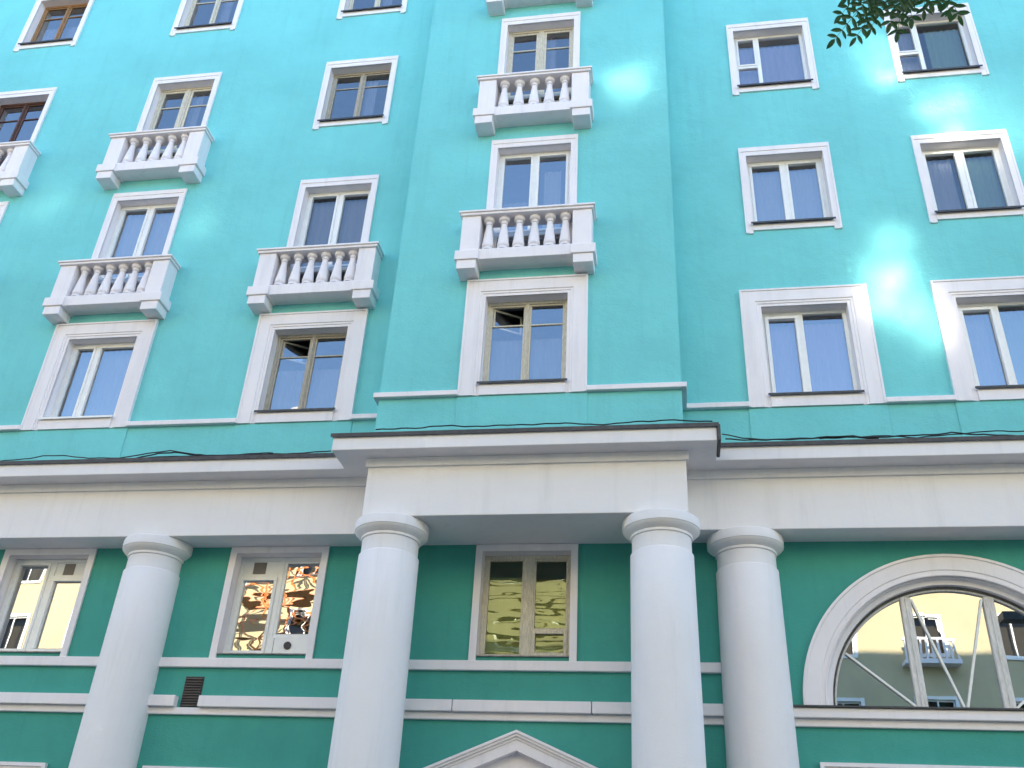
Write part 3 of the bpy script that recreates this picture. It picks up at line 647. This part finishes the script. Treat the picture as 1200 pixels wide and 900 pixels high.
# ------------------------------------------------------------------ the house across the street (seen mirrored in the lower panes)
OY = -26.0; OROOF = 23.5
M_OCH = plaster('ochre_plaster', (0.50, 0.44, 0.28), var=0.08, bump=0.2, stain_amt=0.2)
M_OGL = glass('facing_glass', 0.0, 0.60, rough=0.06, wav=0.0035, wscale=1.7, tint=(0.3, 0.3, 0.3))
M_OGM = glass('facing_plain_glass', 0.0, 0.17, rough=0.08, wav=0.004, wscale=1.5, tint=(0.3, 0.3, 0.3))
M_OGD = glass('facing_dull_glass', 0.3, 0.01, rough=0.0, wav=0.0, tint=(0.3, 0.3, 0.3))
OPP = empty('facing_house', (0, OY, 0)); tag(OPP, 'ochre plastered apartment house facing the turquoise one across the street', 'building')
OCOL = [-42+3.3*i for i in range(27)]; OROW = [3.2, 6.5, 9.8, 13.1, 16.4, 19.4, 22.2]
oh = [(x-0.65, x+0.65, z-0.8, z+0.8) for x in OCOL for z in OROW]
mb = MB(); holed(mb, -45, 47, 0, OROOF, oh, 0.0)
for x in (-45, 47): mb.quad((x, 0, 0), (x, -12, 0), (x, -12, OROOF), (x, 0, OROOF))
mb.quad((-45, -12, 0), (47, -12, 0), (47, -12, OROOF), (-45, -12, OROOF)); mb.quad((-45, -0.6, 0), (47, -0.6, 0), (47, -0.6, OROOF), (-45, -0.6, OROOF)); mb.build('wall', M_OCH, OPP)
MB().box(-45.3, 47.3, -12.3, 0.35, OROOF, OROOF+0.3).build('roof', M_WHITE, OPP, bevel=0.05)
PATCH = [  # spot on our wall (x, y, z), height row, pane height, glass
    ((0.56, BAY_Y, 15.32), 22.2, 0.8, 1), ((5.10, 0, 15.95), 22.2, 1.1, 1),
    ((5.98, 0, 14.50), 22.2, 1.4, 1), ((6.25, 0, 14.75), 22.2, 1.0, 0), ((6.75, 0, 14.45), 22.2, 1.3, 0), ((7.2, 0, 14.0), 22.2, 1.0, 0),
    ((4.70, 0, 11.45), 19.4, 1.0, 1), ((4.50, 0, 10.80), 19.4, 1.1, 1), ((4.95, 0, 10.30), 19.4, 0.7, 1), ((0.10, BAY_Y, 10.2), 19.4, 0.6, 0),
    ((-10.85, 0, 13.9), 22.2, 0.6, 0), ((-7.5, 0, 13.1), 22.2, 0.6, 0), ((-7.27, 0, 9.78), 19.4, 1.0, 0),
]
slots = {}
for P_, row, sz, hi_ in PATCH:
    P_ = Vector(P_); k = 26.0/SUN_TO.y; x_id = P_.x+k*SUN_TO.x
    best = min(((abs(x+sx-x_id)), x, sx) for x in OCOL for sx in (-0.31, 0.31) if (x, row, sx) not in slots)
    slots[(best[1], row, best[2])] = (P_, sz, hi_)
WF = MB(); me_fr = None
for x in OCOL:
    for z in OROW:
        if me_fr is None:
            f = MB()
            f.box(-0.65, 0.65, -0.12, -0.05, 0.74, 0.8); f.box(-0.65, 0.65, -0.12, -0.05, -0.8, -0.74); f.box(-0.65, -0.59, -0.12, -0.05, -0.74, 0.74); f.box(0.59, 0.65, -0.12, -0.05, -0.74, 0.74); f.box(-0.03, 0.03, -0.12, -0.05, -0.74, 0.74)
            f.box(-0.75, 0.75, -0.02, 0.06, -0.9, -0.801); f.box(-0.78, -0.651, -0.02, 0.05, -0.8, 0.92); f.box(0.651, 0.78, -0.02, 0.05, -0.8, 0.92); f.box(-0.65, 0.65, -0.02, 0.05, 0.801, 0.92)
            me_fr = f.mesh('window'); me_fr.materials.append(M_PVC)
            p = MB(); p.quad((0.28, 0, -0.74), (-0.28, 0, -0.74), (-0.28, 0, 0.74), (0.28, 0, 0.74)); me_p = p.mesh('pane'); me_p.materials.append(M_OGL); me_m = p.mesh('pane'); me_m.materials.append(M_OGM); me_d = p.mesh('pane'); me_d.materials.append(M_OGD)
        wo = link('window', me_fr, None, OPP); wo.location = (x, 0, z)
        for sx in (-0.31, 0.31):
            po = link('pane', (me_p if slots[(x, z, sx)][2] else me_m) if (x, z, sx) in slots else me_d, None, wo); po.location = (sx, -0.09, 0)
            nrm = Vector((random.uniform(-0.06, 0.06), 1, 0.05+random.uniform(-0.02, 0.05))).normalized()
            if (x, z, sx) in slots:
                P_, sz, hi_ = slots[(x, z, sx)]; Q = Vector((x+sx, OY, z)); nrm = ((P_-Q).normalized()+SUN_TO).normalized()
                po.scale = (1, 1, sz/1.5)
            else: nrm = Vector((random.uniform(-0.5, 0.5), 1, 0)).normalized() if z > 16 else nrm
            # turn the pane's +y face towards nrm
            po.rotation_mode = 'QUATERNION'; po.rotation_quaternion = Vector((0, 1, 0)).rotation_difference(nrm)
for x in [q for q in OCOL[1::3] if q > -1]:
    for z in (9.8, 13.1, 16.4):
        b = MB().box(x-1.0, x+1.0, 0.0, 0.6, z-1.25, z-1.1); b.box(x-1.0, x+1.0, 0.52, 0.6, z-0.35, z-0.25)
        for k in range(9): b.box(x-0.95+k*0.23, x-0.87+k*0.23, 0.53, 0.59, z-1.1, z-0.35)
        b.build('balcony', M_WHITE, OPP)
for k in range(22): MB().box(-11.5, 0.2, 0.0, 0.10 if k % 3 else 0.22, 10.2+k*0.45, 10.2+k*0.45+(0.22 if k % 3 else 0.3)).build('rusticated_band', M_OCH, OPP)
# scaffold on the facing house
M_ORG = simple('orange_paint', (0.62, 0.20, 0.05), 0.5, 0.2); M_PLK = simple('scaffold_plank', (0.40, 0.26, 0.14), 0.8, 0.3)
SCF = empty('scaffold', (0, OY+0.9, 0)); tag(SCF, 'orange painted scaffold with plank decks against the ochre facing house', 'scaffold')
for i in range(6):
    x = -22.0+i*2.0
    for yy in (0, 1.0): MB().tube([(x, yy, 0), (x, yy, 21)], 0.045, 6).build('standard', M_ORG, SCF)
    for j in range(1, 11):
        if i < 5:
            for yy in (1.0,): MB().tube([(x, yy, 2*j), (x+2, yy, 2*j)], 0.03, 5).build('ledger', M_ORG, SCF); MB().tube([(x, yy, 2*j+1), (x+2, yy, 2*j+1)], 0.025, 5).build('guard_rail', M_ORG, SCF)
            MB().box(x+0.02, x+1.98, 0.05, 0.95, 2*j-0.03, 2*j+0.03).build('plank_deck', M_PLK, SCF)
            MB().tube([(x, 1.05, 2*j-2), (x+2, 1.05, 2*j)], 0.05, 5).build('brace', M_ORG, SCF)
            MB().tube([(x+2, 1.10, 2*j-2), (x, 1.10, 2*j)], 0.05, 5).build('brace', M_ORG, SCF)

# ------------------------------------------------------------------ rowan tree whose branch tip hangs into view
M_LEAF, t, b = newmat('rowan_leaf')
pos = N(t, 'ShaderNodeNewGeometry').outputs['Position']; n_ = N(t, 'ShaderNodeTexNoise', Scale=9.0, Detail=2.0); t.links.new(pos, n_.inputs['Vector'])
t.links.new(ramp(t, n_.outputs[0], [(0.3, (0.012, 0.038, 0.018)), (0.7, (0.032, 0.08, 0.03))]).outputs[0], b.inputs['Base Color']); b.inputs['Roughness'].default_value = 0.5
tl_ = N(t, 'ShaderNodeBsdfTranslucent'); tl_.inputs[0].default_value = (0.08, 0.20, 0.04, 1); ms_ = N(t, 'ShaderNodeMixShader'); ms_.inputs[0].default_value = 0.3
t.links.new(b.outputs[0], ms_.inputs[1]); t.links.new(tl_.outputs[0], ms_.inputs[2]); t.links.new(ms_.outputs[0], t.nodes['Material Output'].inputs[0])
M_BARK = simple('bark', (0.12, 0.10, 0.085), 0.9, 0.35, 12, bump=0.5)
TREE = empty('rowan_tree', (3.4, -14.7, 0)); tag(TREE, 'rowan tree with feathery dark green leaves hanging before the balcony-free wing', 'tree')
T0 = Vector((3.4, -14.7, 0))
def at_d(u, v, d): return CAM+ray(u, v)*d
def leaf(mb, base, tip, nrm, k=None, L=0.062, W=0.0105):
    """one feather-like rowan leaf: pairs of toothed oval leaflets along a stalk and one at the tip"""
    base, tip = Vector(base), Vector(tip); ax = tip-base; ln = ax.length; k = k or max(5, round(ln*0.68/0.034)); ax.normalize(); nrm = Vector(nrm)
    side = ax.cross(nrm).normalized(); nrm = side.cross(ax).normalized()
    mb.tube([base, base.lerp(tip, 0.5)+nrm*ln*0.03, tip], [0.0022, 0.0018, 0.001], 4)
    def leaflet(o, d, l):
        d = d.normalized(); s = d.cross(nrm).normalized()
        if s.length < 0.1: s = side
        i = len(mb.v); w = W*l/0.055*random.uniform(0.85, 1.15)
        c = nrm*random.uniform(-0.006, 0.002)
        for tt, ww in ((0, 0.1), (0.22, 0.85), (0.5, 1.0), (0.78, 0.7), (1.0, 0.0)):
            p = o+d*l*tt+c*tt*tt*2
            if ww == 0: mb.v.append(tuple(p))
            else: mb.v += [tuple(p-s*w*ww+nrm*0.0025), tuple(p), tuple(p+s*w*ww+nrm*0.0025)]
        for r in range(3):
            a = i+r*3; mb.f += [(a, a+1, a+4, a+3), (a+1, a+2, a+5, a+4)]
        mb.f += [(i+9, i+10, i+12), (i+10, i+11, i+12)]
    for j in range(k):
        f = 0.28+0.68*j/(k-1); o = base.lerp(tip, f)
        if j == 0 and random.random() < 0.5: continue
        for sg in (-1, 1):
            leaflet(o, side*sg+ax*random.uniform(0.45, 0.8)+nrm*random.uniform(-0.2, 0.1), L*random.uniform(0.85, 1.1)*(1.05-0.25*f))
    leaflet(tip, ax, L*0.9)
cr = MB()
B0 = at_d(1052, -52, 4.3)
tips = [((1040, -30), (978, 46), 4.2), ((1050, -25), (1003, 44), 4.25), ((1030, -40), (985, 18), 4.3), ((1052, -30), (1020, 34), 4.35), ((1058, -28), (1043, 27), 4.2), ((1040, -50), (992, -2), 4.25),
        ((1062, -30), (1052, 38), 4.3), ((1066, -30), (1068, 22), 4.4), ((1085, -45), (1083, 12), 4.35), ((1095, -45), (1123, 18), 4.3), ((1085, -50), (1100, 2), 4.45), ((1050, -40), (1030, 12), 4.45), ((1060, -40), (1058, 14), 4.5), ((1045, -35), (1012, 20), 4.4), ((1070, -40), (1048, 10), 4.3), ((1075, -30), (1062, 5), 4.25), ((1075, -38), (1090, 4), 4.3), ((1100, -40), (1112, 14), 4.45)]
for (a, b_, dd) in tips:
    leaf(cr, at_d(*a, dd+0.05), at_d(*b_, dd), (-0.2+random.uniform(-0.35, 0.35), -0.65, -0.75+random.uniform(-0.35, 0.35)), None, 0.062)
limb_end = at_d(1060, -45, 4.4)
tk = MB(); tk.tube([T0, T0+Vector((0.05, 0.03, 1.5)), T0+Vector((-0.03, 0, 3.2)), T0+Vector((0.05, 0.05, 5.0)), T0+Vector((0.1, 0.1, 7.4))], [0.15, 0.12, 0.10, 0.07, 0.02], 10)
def limb(a, b_, r0, sag=0.35):
    m = a.lerp(b_, 0.5)+Vector((0, 0, sag)); tk.tube([a, a.lerp(m, 0.6)+Vector((0, 0, 0.08)), m, m.lerp(b_, 0.6)+Vector((0, 0, 0.1)), b_], [r0, r0*0.8, r0*0.6, r0*0.4, 0.005], 7)
limb(T0+Vector((0, 0, 4.2)), limb_end, 0.045, 0.5)
tk.tube([limb_end+Vector((0.3, 0, 0.1)), at_d(1045, -40, 4.3)], [0.008, 0.004], 5); tk.tube([limb_end+Vector((0.3, 0, 0.1)), at_d(1095, -48, 4.4)], [0.008, 0.004], 5)
for i in range(26):
    a = random.uniform(0, 6.283); h = random.uniform(3.0, 6.8); e = T0+Vector((math.cos(a)*random.uniform(0.7, 1.3), math.sin(a)*random.uniform(0.7, 1.3), h+random.uniform(0.4, 1.6)))
    if e.y > -13.4: e.y = -13.4-random.random()*0.6
    limb(T0+Vector((0.03, 0.03, h)), e, 0.03, 0.1)
    for j in range(16):
        p = (T0+Vector((0, 0, h))).lerp(e, random.uniform(0.35, 1.0))+Vector([random.gauss(0, 0.14) for _ in range(3)])
        q = p+Vector((random.gauss(0, 0.12), random.gauss(0, 0.12), random.uniform(-0.20, -0.02)))
        leaf(cr, p, q+(q-p).normalized()*0.05, (random.gauss(0, 0.4), random.gauss(0, 0.4), 1), 6)
for o, nm in ((tk.build('trunk', M_BARK, TREE, smooth=True), 't'), (cr.build('crown', M_LEAF, TREE), 'c')):
    o.location = -T0

# ------------------------------------------------------------------ street lamp mirrored in the arched window
gp = at_y(1189, 728, 0.2); rd = ray(1189, 728); rd.y = -rd.y
LP = gp+rd*((-15.2-gp.y)/rd.y)
LAMP = empty('street_lamp', (LP.x+2.0, -15.2, -0.11)); tag(LAMP, 'dark street lamp on an arm over the road edge, mirrored in the arched window', 'lamp')
def lpart(mb, name): o = mb.build(name, M_TIN, LAMP, smooth=True); o.location = (-LP.x-2.0, 15.2, 0.11)
lpart(MB().tube([(LP.x+2.0, -15.2, -0.11), (LP.x+2.0, -15.2, LP.z-0.5)], [0.11, 0.06], 10), 'pole')
lpart(MB().tube([(LP.x+2.0, -15.2, LP.z-0.55), (LP.x+1.6, -15.2, LP.z+0.1), (LP.x+0.5, -15.2, LP.z+0.2)], 0.035, 8), 'arm')
hd = MB().box(LP.x-0.35, LP.x+0.5, -15.42, -14.98, LP.z+0.0, LP.z+0.22); lpart(hd, 'lamp_head')
